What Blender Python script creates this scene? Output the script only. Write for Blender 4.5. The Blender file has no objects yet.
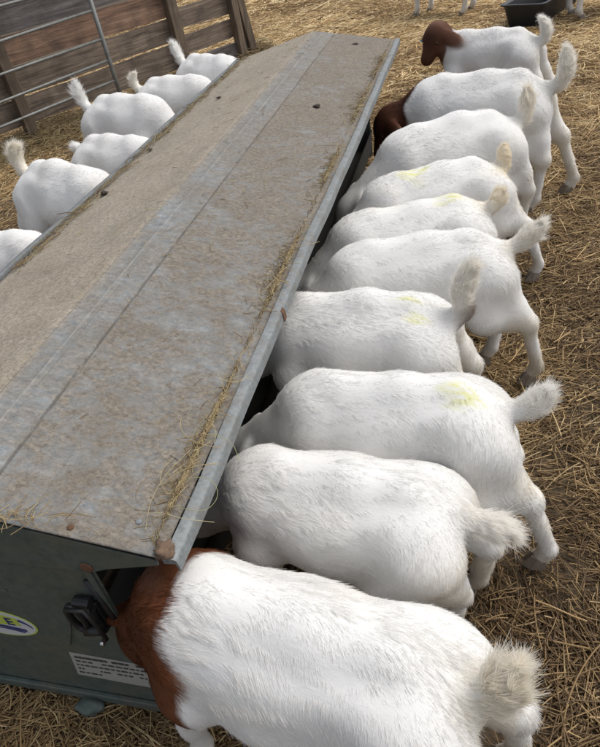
import bpy, bmesh, math, random
import numpy as np
from mathutils import Matrix, Vector

# ------------------------------------------------------------------ camera, world, sun, exposure
SC = bpy.context.scene
COL = SC.collection
f_px, cx, cy = 638.0, 300.0, 373.5
Yv = np.array([190, -543.5, f_px]); Yv /= np.linalg.norm(Yv)
Xv = np.array([2257, 41, -f_px]); Xv -= Xv @ Yv * Yv; Xv /= np.linalg.norm(Xv)
Zv = np.cross(Xv, Yv)
Rw = np.stack([Xv, Yv, Zv])                      # camera (x right, y down, z forward) -> world
CAM_H = 1.4
cam_d = bpy.data.cameras.new('camera')
cam = bpy.data.objects.new('camera', cam_d); COL.objects.link(cam)
M = Matrix.Identity(4)
for i in range(3):
    M[i][0] = Rw[i, 0]; M[i][1] = -Rw[i, 1]; M[i][2] = -Rw[i, 2]
M[2][3] = CAM_H
cam.matrix_world = M
cam_d.sensor_fit = 'VERTICAL'; cam_d.sensor_height = 36.0
cam_d.lens = 36.0 * f_px / 747.0
cam_d.clip_start = 0.02; cam_d.clip_end = 1000
SC.camera = cam

w = bpy.data.worlds.new('World'); SC.world = w; w.use_nodes = True
wn = w.node_tree.nodes; wl = w.node_tree.links
sky = wn.new('ShaderNodeTexSky'); sky.sky_type = 'NISHITA'; sky.sun_disc = False
SUN_EL, SUN_AZ = math.radians(58), math.radians(60)      # azimuth clockwise from +Y
sky.sun_elevation = SUN_EL; sky.sun_rotation = SUN_AZ
sky.air_density = 1.0; sky.dust_density = 4.0; sky.ozone_density = 1.0
hs = wn.new('ShaderNodeHueSaturation'); hs.inputs['Saturation'].default_value = 0.38
wl.new(sky.outputs[0], hs.inputs['Color'])
wl.new(hs.outputs[0], wn['Background'].inputs[0])
wn['Background'].inputs[1].default_value = 0.15
sd = bpy.data.lights.new('sun', 'SUN'); sd.energy = 1.15; sd.angle = math.radians(40); sd.color = (1, .97, .92)
sun = bpy.data.objects.new('sun', sd); COL.objects.link(sun)
dirv = Vector((math.sin(SUN_AZ) * math.cos(SUN_EL), math.cos(SUN_AZ) * math.cos(SUN_EL), math.sin(SUN_EL)))
sun.rotation_euler = dirv.to_track_quat('Z', 'Y').to_euler()
SC.view_settings.view_transform = 'Standard'; SC.view_settings.look = 'None'
SC.view_settings.exposure = 0.24; SC.view_settings.gamma = 1.0
SC.render.engine = 'CYCLES'
try:
    SC.cycles_curves.shape = 'RIBBONS'; SC.cycles_curves.subdivisions = 2
except Exception: pass
SC.cycles.use_denoising = True
SC.cycles.max_bounces = 7; SC.cycles.diffuse_bounces = 4; SC.cycles.transparent_max_bounces = 4

rng = np.random.default_rng(7)
random.seed(7)

# ------------------------------------------------------------------ helpers
def tag(o, label=None, cat=None, group=None, kind=None):
    if label: o['label'] = label
    if cat: o['category'] = cat
    if group: o['group'] = group
    if kind: o['kind'] = kind
    return o

def empty(name, loc, rz=0.0):
    o = bpy.data.objects.new(name, None); COL.objects.link(o)
    o.empty_display_size = .1; o.location = loc; o.rotation_euler = (0, 0, rz); return o

def link_mesh(name, me, mat=None, parent=None):
    o = bpy.data.objects.new(name, me); COL.objects.link(o)
    if mat is not None and not me.materials: me.materials.append(mat)
    if parent is not None: o.parent = parent
    return o

def mesh_np(name, v, f):
    me = bpy.data.meshes.new(name); v = np.asarray(v, float); f = np.asarray(f, int)
    me.vertices.add(len(v)); me.vertices.foreach_set('co', v.ravel())
    k = f.shape[1]
    me.loops.add(f.size); me.loops.foreach_set('vertex_index', f.ravel())
    me.polygons.add(len(f)); me.polygons.foreach_set('loop_start', np.arange(0, f.size, k))
    me.update(calc_edges=True); me.validate()
    return me

def smooth(me):
    me.polygons.foreach_set('use_smooth', np.ones(len(me.polygons), bool)); me.update()

def from_bm(name, bm, mat, parent=None, sm=False):
    me = bpy.data.meshes.new(name)
    bmesh.ops.recalc_face_normals(bm, faces=bm.faces)
    bm.to_mesh(me); bm.free()
    if sm: smooth(me)
    return link_mesh(name, me, mat, parent)

def bm_box(bm, lo, hi, mat4=None, bev=0.0):
    r = bmesh.ops.create_cube(bm, size=1.0)
    vs = r['verts']
    for v in vs:
        v.co = Vector([lo[i] + (v.co[i] + .5) * (hi[i] - lo[i]) for i in range(3)])
    if bev:
        es = list({e for v in vs for e in v.link_edges})
        rr = bmesh.ops.bevel(bm, geom=es, offset=bev, segments=2, affect='EDGES', profile=.5)
        vs = list({v for f in rr['faces'] for v in f.verts} | {v for v in vs if v.is_valid})
    if mat4 is not None: bmesh.ops.transform(bm, matrix=mat4, verts=vs)
    return vs

def bm_tube(bm, pts, r, n=10, cap=True):
    pts = [Vector(p) for p in pts]
    rad = r if isinstance(r, (list, tuple)) else [r] * len(pts)
    rings = []
    up = None
    for i, p in enumerate(pts):
        d = (pts[min(i + 1, len(pts) - 1)] - pts[max(i - 1, 0)]).normalized()
        if up is None:
            up = Vector((0, 0, 1)) if abs(d.z) < .9 else Vector((1, 0, 0))
        a = d.cross(up).normalized(); b = a.cross(d).normalized(); up = b
        rings.append([bm.verts.new(p + (a * math.cos(2 * math.pi * k / n) + b * math.sin(2 * math.pi * k / n)) * rad[i]) for k in range(n)])
    for i in range(len(rings) - 1):
        for k in range(n):
            bm.faces.new((rings[i][k], rings[i][(k + 1) % n], rings[i + 1][(k + 1) % n], rings[i + 1][k]))
    if cap:
        bm.faces.new(rings[0][::-1]); bm.faces.new(rings[-1])

def bm_profile(bm, prof, ys, jit=None):
    """closed (x,z) profile swept along y"""
    rings = []
    for j, y in enumerate(ys):
        dx, dz = jit(y) if jit else (0, 0)
        rings.append([bm.verts.new((x + dx, y, z + dz)) for x, z in prof])
    n = len(prof)
    for a, b in zip(rings[:-1], rings[1:]):
        for k in range(n): bm.faces.new((a[k], a[(k + 1) % n], b[(k + 1) % n], b[k]))
    bm.faces.new(rings[0][::-1]); bm.faces.new(rings[-1])

_sr = np.random.default_rng(99)
class VNoise:
    """smooth noise from a sum of sines; freq in rad/m"""
    def __init__(s, freq, n=7, dims=3, spread=.5):
        d = _sr.normal(size=(n, 3)); d /= np.linalg.norm(d, axis=1)[:, None]
        s.k = d * freq * _sr.uniform(1 - spread, 1 + spread, (n, 1)); s.ph = _sr.uniform(0, 6.28, (n, dims)); s.n = n; s.dims = dims
        s.a = _sr.normal(size=(n, dims)) / math.sqrt(n)
    def __call__(s, p):
        t = p @ s.k.T
        out = np.zeros((len(p), s.dims))
        for i in range(s.n):
            out += s.a[i] * np.sin(t[:, i:i + 1] + s.ph[i])
        return out if s.dims > 1 else out[:, 0]

class NT:
    """small node-tree helper"""
    def __init__(s, name):
        s.m = bpy.data.materials.new(name); s.m.use_nodes = True
        s.n = s.m.node_tree.nodes; s.l = s.m.node_tree.links; s.b = s.n['Principled BSDF']
    def new(s, t, **kw):
        x = s.n.new(t)
        for k, v in kw.items(): setattr(x, k, v)
        return x
    def link(s, a, b): s.l.new(a, b)
    def coord(s, scale=(1, 1, 1), rot=(0, 0, 0), src='Object'):
        tc = s.new('ShaderNodeTexCoord'); mp = s.new('ShaderNodeMapping')
        mp.inputs['Scale'].default_value = scale; mp.inputs['Rotation'].default_value = rot
        s.link(tc.outputs[src], mp.inputs['Vector']); return mp.outputs[0]
    def noise(s, vec, scale, detail=4, rough=.55, dist=0.0):
        x = s.new('ShaderNodeTexNoise'); x.inputs['Scale'].default_value = scale; x.inputs['Detail'].default_value = detail
        x.inputs['Roughness'].default_value = rough; x.inputs['Distortion'].default_value = dist
        s.link(vec, x.inputs['Vector']); return x.outputs['Fac']
    def ramp(s, fac, stops, interp='LINEAR'):
        x = s.new('ShaderNodeValToRGB'); e = x.color_ramp.elements; x.color_ramp.interpolation = interp
        while len(e) < len(stops): e.new(.5)
        for q, (p, c) in zip(e, stops):
            q.position = p; q.color = (c[0], c[1], c[2], 1) if hasattr(c, '__len__') else (c, c, c, 1)
        s.link(fac, x.inputs[0]); return x.outputs[0]
    def mix(s, fac, a, b, mode='MIX'):
        x = s.new('ShaderNodeMix'); x.data_type = 'RGBA'; x.blend_type = mode
        for v, i in ((fac, 0), (a, 6), (b, 7)):
            if hasattr(v, 'is_output') or isinstance(v, bpy.types.NodeSocket): s.link(v, x.inputs[i])
            elif i == 0: x.inputs[0].default_value = v
            else: x.inputs[i].default_value = (v[0], v[1], v[2], 1)
        return x.outputs[2]
    def math(s, op, a, b=0.0, clamp=False):
        x = s.new('ShaderNodeMath'); x.operation = op; x.use_clamp = clamp
        for v, i in ((a, 0), (b, 1)):
            if isinstance(v, bpy.types.NodeSocket): s.link(v, x.inputs[i])
            else: x.inputs[i].default_value = v
        return x.outputs[0]
    def bump(s, h, strength, dist):
        x = s.new('ShaderNodeBump'); x.inputs['Strength'].default_value = strength; x.inputs['Distance'].default_value = dist
        s.link(h, x.inputs['Height']); s.link(x.outputs[0], s.b.inputs['Normal'])
    def set(s, **kw):
        for k, v in kw.items():
            k = k.replace('_', ' ')
            if isinstance(v, bpy.types.NodeSocket): s.link(v, s.b.inputs[k])
            elif isinstance(v, tuple): s.b.inputs[k].default_value = (*v, 1)
            else: s.b.inputs[k].default_value = v
        return s

# ------------------------------------------------------------------ materials
def m_ground():
    t = NT('trodden_earth'); v = t.coord()
    a = t.noise(v, 2.2, 6, .6); b = t.noise(v, 28, 5, .65)
    c = t.ramp(a, [(.3, (.035, .025, .016)), (.7, (.085, .06, .036))])
    c = t.mix(t.math('MULTIPLY', b, .8), c, (.13, .095, .055))
    t.set(Base_Color=c, Roughness=.95); t.bump(b, .8, .02); return t.m

def attr_fibre(name, rough=.6, transl=.2, spec=.3, var=.25):
    t = NT(name); a = t.new('ShaderNodeAttribute'); a.attribute_name = 'tint'
    t.set(Base_Color=a.outputs['Color'], Roughness=rough)
    t.b.inputs['Specular IOR Level'].default_value = spec
    tr = t.new('ShaderNodeBsdfTranslucent'); t.link(a.outputs['Color'], tr.inputs[0])
    mx = t.new('ShaderNodeMixShader'); mx.inputs[0].default_value = transl
    t.link(t.b.outputs[0], mx.inputs[1]); t.link(tr.outputs[0], mx.inputs[2])
    t.link(mx.outputs[0], t.n['Material Output'].inputs[0]); return t.m

def m_skin():
    t = NT('goat_hide'); a = t.new('ShaderNodeAttribute'); a.attribute_name = 'tint'
    v = t.coord((1, 2.4, 1.6)); n = t.noise(v, 55, 4, .6, .6)
    c = t.mix(t.math('MULTIPLY', n, .15), a.outputs['Color'], (.7, .66, .62), 'MULTIPLY')
    t.set(Base_Color=c, Roughness=.8); t.b.inputs['Specular IOR Level'].default_value = .15
    t.bump(n, .25, .004); return t.m

def m_lid():
    t = NT('weathered_galvanised_lid')
    tc = t.new('ShaderNodeTexCoord'); sep = t.new('ShaderNodeSeparateXYZ'); t.link(tc.outputs['Object'], sep.inputs[0])
    v = t.coord((1, 1, 1)); vs = t.coord((1.0, .35, 1)); vx = t.coord((.7, 1.1, 1))
    fine = t.noise(vx, 60, 10, .85); fine2 = t.noise(t.coord((.8, 1.1, 1), (0, 0, .4)), 110, 8, .85); mid = t.noise(vx, 24, 7, .72, .4); big = t.noise(v, 3.0, 5, .6)
    streak = t.noise(vs, 30, 4, .6)
    zinc = t.ramp(fine, [(.36, (.10, .11, .114)), (.5, (.22, .236, .24)), (.62, (.38, .40, .405))])
    dirt = t.ramp(fine2, [(.38, (.072, .055, .040)), (.5, (.175, .145, .11)), (.62, (.29, .25, .195))])
    # how much dirt: mottled everywhere, heavier on the left slope and towards the far end, thin over the ridge band
    m1 = t.ramp(t.math('ADD', t.math('MULTIPLY', mid, .5), t.math('ADD', t.math('MULTIPLY', fine, .6), t.math('MULTIPLY', big, .25))), [(.57, 0), (.72, 1)])
    left = t.ramp(t.math('ADD', sep.outputs['X'], 1.5), [(.585, 1), (.61, 0)])
    wob = t.math('ADD', t.math('MULTIPLY', big, .85), t.math('MULTIPLY', fine, .35), True)
    far = t.ramp(t.math('DIVIDE', sep.outputs['Y'], 4.0), [(.15, 0), (.9, 1)])
    band = t.ramp(t.math('ADD', sep.outputs['X'], 1.5), [(.59, 0), (.60, 1), (.685, 1), (.715, 0)])
    amt = t.math('ADD', m1, t.math('MULTIPLY', left, wob), True)
    amt = t.math('ADD', amt, t.math('MULTIPLY', far, t.math('MULTIPLY', wob, .75)), True)
    amt = t.math('SUBTRACT', amt, t.math('MULTIPLY', band, .28), True)
    amt = t.math('MULTIPLY', amt, .9)
    dirt2 = t.mix(left, dirt, t.ramp(fine2, [(.38, (.155, .128, .094)), (.5, (.295, .25, .187)), (.62, (.43, .375, .295))]))
    c = t.mix(amt, zinc, dirt2)
    blot = t.ramp(t.noise(t.coord((1, .8, 1), (0, 0, .3)), 7, 7, .7, .5), [(.42, 0), (.66, 1)])
    c = t.mix(t.math('MULTIPLY', blot, .36), c, (.125, .10, .070))
    # fine dark specks of droppings and grit
    sp = t.new('ShaderNodeTexVoronoi'); sp.inputs['Scale'].default_value = 95; t.link(t.coord((.55, 1.2, 1)), sp.inputs['Vector'])
    spk = t.ramp(sp.outputs['Distance'], [(.07, 1), (.16, 0)])
    gate = t.ramp(t.noise(v, 9, 4), [(.45, 0), (.6, 1)])
    c = t.mix(t.math('MULTIPLY', t.math('MULTIPLY', spk, gate), .7), c, (.07, .05, .035))
    sc = t.ramp(t.noise(t.coord((6, .25, 1), (0, 0, .12)), 30, 3, .5), [(.70, 0), (.74, 1)])
    c = t.mix(t.math('MULTIPLY', sc, .12), c, (.5, .53, .53))
    def line(x, w_, col, k):
        d = t.math('ABSOLUTE', t.math('SUBTRACT', sep.outputs['X'], x)); m = t.ramp(t.math('MULTIPLY', d, 100), [(w_ * 50, k), (w_ * 100, 0)])
        br = t.ramp(t.noise(t.coord((20, 1.2, 1)), 12, 4, .7), [(.36, 0), (.52, 1)]); return t.mix(t.math('MULTIPLY', m, br), c, col)
    for x_, w_, col, k in ((-.797, .0022, (.06, .055, .05), .6), (-.862, .002, (.42, .42, .40), .35), (-.848, .0015, (.09, .085, .08), .5), (-1.15, .0018, (.12, .1, .08), .35), (-.70, .0014, (.12, .11, .10), .35), (-.905, .002, (.10, .09, .08), .45)):
        c = line(x_, w_, col, k)
    t.set(Base_Color=c, Metallic=.0, Roughness=t.math('ADD', .58, t.math('MULTIPLY', amt, .4)))
    t.bump(t.math('ADD', t.math('MULTIPLY', fine, .5), amt), .35, .0025); return t.m

def m_metal(name, c1, c2, dirtc=(.16, .12, .085), dirt=.5, metal=.3, rough=.5, scale=18):
    t = NT(name); v = t.coord(); a = t.noise(v, scale, 6, .7); b = t.noise(v, scale * 4.5, 5, .7)
    c = t.ramp(b, [(.3, c1), (.7, c2)])
    d = t.ramp(t.math('ADD', t.math('MULTIPLY', a, .7), t.math('MULTIPLY', b, .3)), [(.48, 0), (.68, 1)])
    c = t.mix(t.math('MULTIPLY', d, dirt), c, dirtc)
    t.set(Base_Color=c, Metallic=metal, Roughness=rough); t.bump(b, .25, .002); return t.m

def m_plain(name, c, rough=.6, metal=0.0, var=.25, scale=40):
    t = NT(name); n = t.noise(t.coord(), scale, 5, .6)
    t.set(Base_Color=t.mix(t.math('MULTIPLY', n, var * 2), c, tuple(x * .45 for x in c)), Roughness=rough, Metallic=metal)
    t.bump(n, .2, .002); return t.m

def m_wood(name, c1, c2, c3):
    t = NT(name)
    info = t.new('ShaderNodeObjectInfo')
    tc = t.new('ShaderNodeTexCoord'); mp = t.new('ShaderNodeMapping'); mp.inputs['Scale'].default_value = (1.1, 16, 16)
    t.link(tc.outputs['Object'], mp.inputs['Vector'])
    off = t.new('ShaderNodeVectorMath'); off.operation = 'ADD'; t.link(mp.outputs[0], off.inputs[0])
    cmb = t.new('ShaderNodeCombineXYZ'); t.link(t.math('MULTIPLY', info.outputs['Random'], 37), cmb.inputs[0]); t.link(cmb.outputs[0], off.inputs[1])
    g = t.noise(off.outputs[0], 1.6, 8, .65, 1.2); st = t.noise(t.coord((1, 1, 1)), 6, 4, .6)
    c = t.ramp(g, [(.3, c1), (.52, c2), (.72, c3)])
    c = t.mix(t.ramp(st, [(.45, 0), (.7, .6)]), c, (.05, .04, .035))
    t.set(Base_Color=c, Roughness=.88); t.bump(g, .8, .008); return t.m

MAT = dict(
    ground=m_ground(), straw=attr_fibre('straw_fibre', .55, .15, .35), coat=attr_fibre('goat_hair', .55, .42, .25), skin=m_skin(),
    lid=m_lid(),
    galv=m_metal('galvanised_rim', (.13, .142, .145), (.25, .27, .275), (.12, .095, .07), .85, .1, .55, 26),
    gate=m_metal('galvanised_tube', (.15, .16, .155), (.25, .26, .25), (.10, .08, .06), .8, .3, .5),
    green=m_metal('dark_green_sheet', (.060, .080, .070), (.105, .130, .115), (.13, .115, .085), .75, .1, .55, 9),
    inner=m_plain('shade_dark_steel', (.022, .021, .018), .9, 0, .4),  # near-black: shade under the lid painted into hopper and trough colour
    rust=m_plain('rust', (.17, .085, .045), .9, 0, .5, 120),
    crumb=m_plain('dark_crumbs', (.07, .05, .035), .95, 0, .8, 160),
    clod=m_plain('dried_mud', (.25, .165, .11), .95, 0, .8, 160),
    black=m_plain('black_rubber', (.018, .018, .019), .5, 0, .4),
    steel=m_plain('bright_steel', (.6, .6, .6), .25, .9, .1),
    tub=m_plain('black_plastic_tub', (.02, .021, .024), .45, 0, .3),
    hoof=m_plain('hoof_horn', (.24, .20, .155), .6, 0, .3),
    eye=m_plain('goat_eye', (.03, .015, .006), .15, 0, .1),
    wood_red=m_wood('reddish_board', (.11, .065, .045), (.26, .16, .108), (.38, .26, .18)),
    wood_brown=m_wood('brown_board', (.065, .05, .038), (.20, .155, .118), (.34, .275, .215)),
    wood_dark=m_wood('dark_grey_board', (.06, .054, .054), (.145, .13, .126), (.25, .225, .215)),
    wood_post=m_wood('post_wood', (.065, .05, .036), (.155, .115, .08), (.26, .205, .15)),
    white=m_plain('sticker_white', (.62, .64, .66), .5, 0, .15), navy=m_plain('sticker_navy', (.03, .045, .16), .5, 0, .1),
    lime=m_plain('sticker_lime', (.50, .60, .10), .5, 0, .1), plate=m_plain('label_plate_paper', (.42, .42, .39), .6, 0, .3, 90),
    ink=m_plain('label_ink', (.05, .05, .05), .6, 0, .1), blue=m_plain('blue_ear_tag', (.06, .32, .55), .4, 0, .1),
    red=m_plain('red_ear_tag', (.5, .05, .05), .4, 0, .1),
)

# ------------------------------------------------------------------ fibres as hair curves
def curves_obj(name, P, rad, tint, mat, parent=None, taper=True):
    """P (n,k,3) points, rad (n,), tint (n,3)"""
    n, k, _ = P.shape
    cd = bpy.data.hair_curves.new(name); cd.add_curves([k] * n)
    cd.points.foreach_set('position', np.ascontiguousarray(P, dtype=np.float32).ravel())
    at = cd.attributes.get('radius') or cd.attributes.new('radius', 'FLOAT', 'POINT')
    prof = np.linspace(1, .15, k) ** .7 if taper else np.ones(k)
    at.data.foreach_set('value', (rad[:, None] * prof[None, :]).astype(np.float32).ravel())
    ta = cd.attributes.new('tint', 'FLOAT_COLOR', 'CURVE')
    c4 = np.concatenate([np.clip(tint, 0, 1), np.ones((n, 1))], 1).astype(np.float32)
    ta.data.foreach_set('color', c4.ravel())
    cd.materials.append(mat)
    o = bpy.data.objects.new(name, cd); COL.objects.link(o)
    if parent is not None: o.parent = parent
    return o

# ------------------------------------------------------------------ ground
gn1, gn2, gn3 = VNoise(3.0, 6, 1), VNoise(14.0, 8, 1), VNoise(45.0, 8, 1)
def ground_z(x, y):
    p = np.stack([x, y, 0 * x], 1)
    return gn1(p) * .006 + gn2(p) * .007 + gn3(p) * .003 - .022
def build_ground():
    def axis(lo, hi, step, far):
        a = np.arange(lo, hi + 1e-6, step)
        g = step * np.cumsum(1.35 ** np.arange(1, 60)); g = g[g < far]
        return np.concatenate([lo - g[::-1], a, hi + g])
    xs = axis(-5, 3, .03, 300); ys = axis(-.5, 9, .03, 300)
    X, Y = np.meshgrid(xs, ys); x, y = X.ravel(), Y.ravel()
    inr = (x > -5.1) & (x < 3.1) & (y > -.6) & (y < 9.1)
    z = np.where(inr, ground_z(x, y), -.022)
    nx, ny = len(xs), len(ys)
    i = (np.arange(ny - 1)[:, None] * nx + np.arange(nx - 1)[None, :]).ravel()
    me = mesh_np('ground', np.stack([x, y, z], 1), np.stack([i, i + 1, i + nx + 1, i + nx], 1)); smooth(me)
    tag(link_mesh('ground', me, MAT['ground']), kind='structure')
build_ground()

patch = VNoise(4.5, 8, 1); patch2 = VNoise(16, 8, 1); swirl = VNoise(9, 7, 1)
def straw_points(n, x0, x1, y0, y1, lmin, lmax, rmin, rmax, lift=.02, bright=1.0):
    x = rng.uniform(x0, x1, n); y = rng.uniform(y0, y1, n)
    L = lmin + (lmax - lmin) * rng.random(n) ** 2.2
    base = np.stack([x, y, 0 * x], 1)
    ang = rng.uniform(0, 2 * np.pi, n) * .75 + swirl(base) * 1.2
    pit = rng.normal(0, .10, n)
    bend = rng.normal(0, .55, n) * (rng.random(n) < .6)
    k = 5
    s = np.linspace(-.5, .5, k)
    A = ang[:, None] + bend[:, None] * s[None]
    dx, dy = np.cos(A) * L[:, None] / (k - 1), np.sin(A) * L[:, None] / (k - 1)
    px = x[:, None] + np.cumsum(dx, 1); py = y[:, None] + np.cumsum(dy, 1)
    gz = ground_z(px.ravel(), py.ravel()).reshape(n, k)
    pz = gz + .0 + (lift * rng.random(n) ** 1.5)[:, None] + pit[:, None] * L[:, None] * s[None] + .004
    pz = np.maximum(pz, gz + .001)
    P = np.stack([px, py, pz], 2)
    h = patch(base) * .5 + patch2(base) * .35
    pal = np.array([(.095, .058, .028), (.24, .155, .072), (.43, .30, .145), (.60, .46, .25), (.72, .60, .38)])
    t = np.clip(rng.normal(.33, .28, n) + .26 * h, 0, .999) * 4
    # trodden and wet close to the feeder on the near side, dry and golden further off
    dry = np.clip((y - 2.2) / 4.0, 0, 1); t = np.clip(t * (0.78 + .3 * dry) + .75 * dry, 0, 3.99)
    i = t.astype(int); fr = (t - i)[:, None]
    c = (pal[i] * (1 - fr) + pal[i + 1] * fr) * bright
    c *= (0.93 + .35 * dry)[:, None]
    c *= rng.uniform(.8, 1.2, (n, 1))
    r = rng.uniform(rmin, rmax, n)
    ok = rng.random(n) < np.clip(.86 + .42 * (patch2(base + 3.3) + .6 * patch(base + 7.7)) + .4 * dry, .16, 1)
    return P[ok], r[ok], c[ok]
def keep(P, *arr):
    """drop fibres inside the feeder body"""
    m = P[:, 2]
    ok = ~((m[:, 0] > -1.19) & (m[:, 0] < -.64) & (m[:, 1] > .54) & (m[:, 1] < 3.68))
    return [P[ok]] + [a[ok] for a in arr]
parts = [straw_points(12000, -5.0, -3.2, .6, 4.8, .05, .22, .0015, .0028), straw_points(26000, .9, 2.4, -.4, 4.8, .03, .18, .001, .002), straw_points(14000, -2.6, .9, -.6, .3, .03, .16, .001, .002), straw_points(9000, 1.2, 3.2, 4.8, 10, .06, .26, .0015, .0032, .035), straw_points(60000, -1.6, 1.1, .15, 3.2, .006, .03, .0006, .0013, .022, 1.0), straw_points(66000, -1.6, .95, .15, 2.3, .025, .16, .0007, .0017),
         straw_points(72000, -2.6, 1.3, 2.3, 4.8, .04, .2, .0009, .0021),
         straw_points(70000, -5.0, 1.9, 4.8, 9.2, .06, .26, .0015, .0032, .035),
         straw_points(36000, -5.5, 3.0, 9.2, 15, .1, .4, .003, .006, .05),
         straw_points(14000, -3.6, -1.4, 1.0, 4.8, .04, .2, .001, .0022),
         straw_points(4200, -1.4, 1.1, .25, 4.5, .08, .28, .0009, .0019, .030, 1.35)]
P = np.concatenate([p[0] for p in parts]); R_ = np.concatenate([p[1] for p in parts]); C_ = np.concatenate([p[2] for p in parts])
P, R_, C_ = keep(P, R_, C_)
st = curves_obj('straw', P, R_, C_, MAT['straw'], taper=False)
tag(st, 'golden and brown trodden straw bedding covering the ground', 'straw', kind='stuff')

# ------------------------------------------------------------------ the feeder
XR, XL, XM, Y0, Y1, ZE, ZR = -.445, -1.385, -.915, .505, 3.80, .60, .70
feeder = empty('livestock_feeder', (0, 0, 0))
tag(feeder, 'long ridged galvanised creep feeder with dark green end standing between two rows of white goats', 'livestock feeder')
dent = VNoise(2.3, 6, 1); dent2 = VNoise(9, 6, 1)
def slope_z(x): return ZR - (ZR - ZE) * abs(x - XM) / (XR - XM)
def build_lid():
    xs = sorted(set(np.round(np.concatenate([np.linspace(XL + .025, XR - .025, 40), [-.795, -.790, -.800, -.806, -.862, -.858, -.866, XM, XM + .006, XM - .006]]), 4)))
    ys = np.concatenate([[Y0], np.linspace(Y0 + .004, Y1, 150)])
    X, Y = np.meshgrid(xs, ys); x, y = X.ravel(), Y.ravel()
    p = np.stack([x, y, 0 * x], 1)
    z = np.array([slope_z(a) for a in x]) - np.where(abs(x - XM) < .004, .0012, 0)
    z += dent(p) * .0032 + dent2(p) * .0012
    z -= np.where(abs(x + .795) < .003, .006, 0)            # pressed crease
    z += np.where(abs(x + .862) < .002, .002, 0)            # raised seam
    z += np.where((x < XM - .004), .0, .0)
    n = len(xs); m = len(ys)
    i = (np.arange(m - 1)[:, None] * n + np.arange(n - 1)[None, :]).ravel()
    me = mesh_np('lid', np.stack([x, y, z], 1), np.stack([i, i + 1, i + n + 1, i + n], 1)); smooth(me)
    o = link_mesh('lid', me, MAT['lid'], feeder)
    md = o.modifiers.new('thickness', 'SOLIDIFY'); md.thickness = .003; md.offset = -1
    return o
lid = build_lid()
def rim(x_in, x_out, name='rim'):
    s = 1 if x_out > x_in else -1
    zi = slope_z(x_in)
    prof = [(x_in, zi - .006), (x_in - s * .0005, zi + .005), (x_in + s * .002, zi + .0085), (x_out - s * .004, zi + .0065),
            (x_out - s * .001, zi + .004), (x_out, zi - .001), (x_out + s * .001, zi - .020), (x_out - s * .002, zi - .022), (x_out - s * .004, zi - .004)]
    bm = bmesh.new()
    jit = lambda y: (.0020 * math.sin(y * 3.1) + .001 * math.sin(y * 11 + 1), .0022 * math.sin(y * 4.3 + 2) + .001 * math.sin(y * 17))
    bm_profile(bm, prof, np.linspace(Y0 - .003, Y1 + .002, 90), jit)
    o = from_bm(name, bm, MAT['galv'], lid, True)
    md = o.modifiers.new('e', 'EDGE_SPLIT'); md.split_angle = math.radians(50)
    return o
rim(XR - .024, XR); rim(XL + .022, XL)
# end skirts of the lid
for yy, s in ((Y0 - .001, -1), (Y1 + .001, 1)):
    bm = bmesh.new()
    prof = [(XL + .035, .598), (XM, .6955), (XR - .035, .598), (XR - .036, .588), (-.585, .560), (-.62, .545), (-1.21, .545), (-1.245, .560), (XL + .036, .588)]
    prof = [(x, min(z, slope_z(x) - .004)) for x, z in prof]
    a = [bm.verts.new((x, yy, z)) for x, z in prof]; b = [bm.verts.new((x, yy + s * -.003, z)) for x, z in prof]
    bm.faces.new(a); bm.faces.new(b[::-1])
    for k in range(len(a)): bm.faces.new((a[k], a[(k + 1) % len(a)], b[(k + 1) % len(a)], b[k]))
    from_bm('end_skirt', bm, MAT['green'], lid)
def disc(name, c, r, th, mat, parent, axis='Z', n=18, dome=.4):
    bm = bmesh.new(); rings = []
    for rr, h in ((r, 0), (r, th * (1 - dome)), (r * .7, th * .93), (.0001, th)):
        rings.append([bm.verts.new((rr * math.cos(2 * math.pi * k / n), rr * math.sin(2 * math.pi * k / n), h)) for k in range(n)])
    for p_, q_ in zip(rings[:-1], rings[1:]):
        for k in range(n): bm.faces.new((p_[k], p_[(k + 1) % n], q_[(k + 1) % n], q_[k]))
    bm.faces.new(rings[0][::-1])
    rot = {'Z': Matrix.Identity(4), '-Y': Matrix.Rotation(math.pi / 2, 4, 'X')}[axis]
    bmesh.ops.transform(bm, matrix=Matrix.Translation(c) @ rot, verts=bm.verts)
    return from_bm(name, bm, mat, parent, True)
disc('rust_spot', (-.622, Y0 - .0015, .560), .0125, .002, MAT['rust'], lid, '-Y')
for (x, y) in ((-.628, .522), (-.53, .56), (-.80, .53)):
    disc('bolt', (x, y, slope_z(x) + .001), .006, .003, MAT['rust'] if x > -.7 and x < -.6 else MAT['galv'], lid)
DEBRIS = ((-.660, 3.62, .013, 1), (-.655, 2.62, .013, 2), (-1.290, 1.93, .013, 3), (-1.18, 2.9, .010, 4), (-.86, .60, .008, 5), (-1.30, 2.35, .009, 6))
# rusty wraps around the rim
def lump(name, c, r, mat, parent, sc=(1, 1, 1), seed=0, amp=.25):
    bm = bmesh.new(); bmesh.ops.create_icosphere(bm, subdivisions=3, radius=1)
    rr = np.random.default_rng(seed); k = rr.normal(size=(10, 3)) * 4; ph = rr.uniform(0, 6.28, 10)
    for v in bm.verts:
        p = np.array(v.co); d = 1 + amp * np.sin(k @ p + ph).sum() / 4
        v.co = Vector((c[0] + p[0] * r * sc[0] * d, c[1] + p[1] * r * sc[1] * d, c[2] + p[2] * r * sc[2] * d))
    return from_bm(name, bm, mat, parent, True)
for x_, y_, r_, sd_ in DEBRIS: lump('dirt_clump', (x_, y_, slope_z(x_) + r_ * .15), r_, MAT['crumb'], lid, (1, 1.3, .3), sd_ + 20, .5)
lump('dried_clod', (-.468, .519, .613), .0175, MAT['clod'], lid, (1.1, .85, .6), 3, .42)
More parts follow.
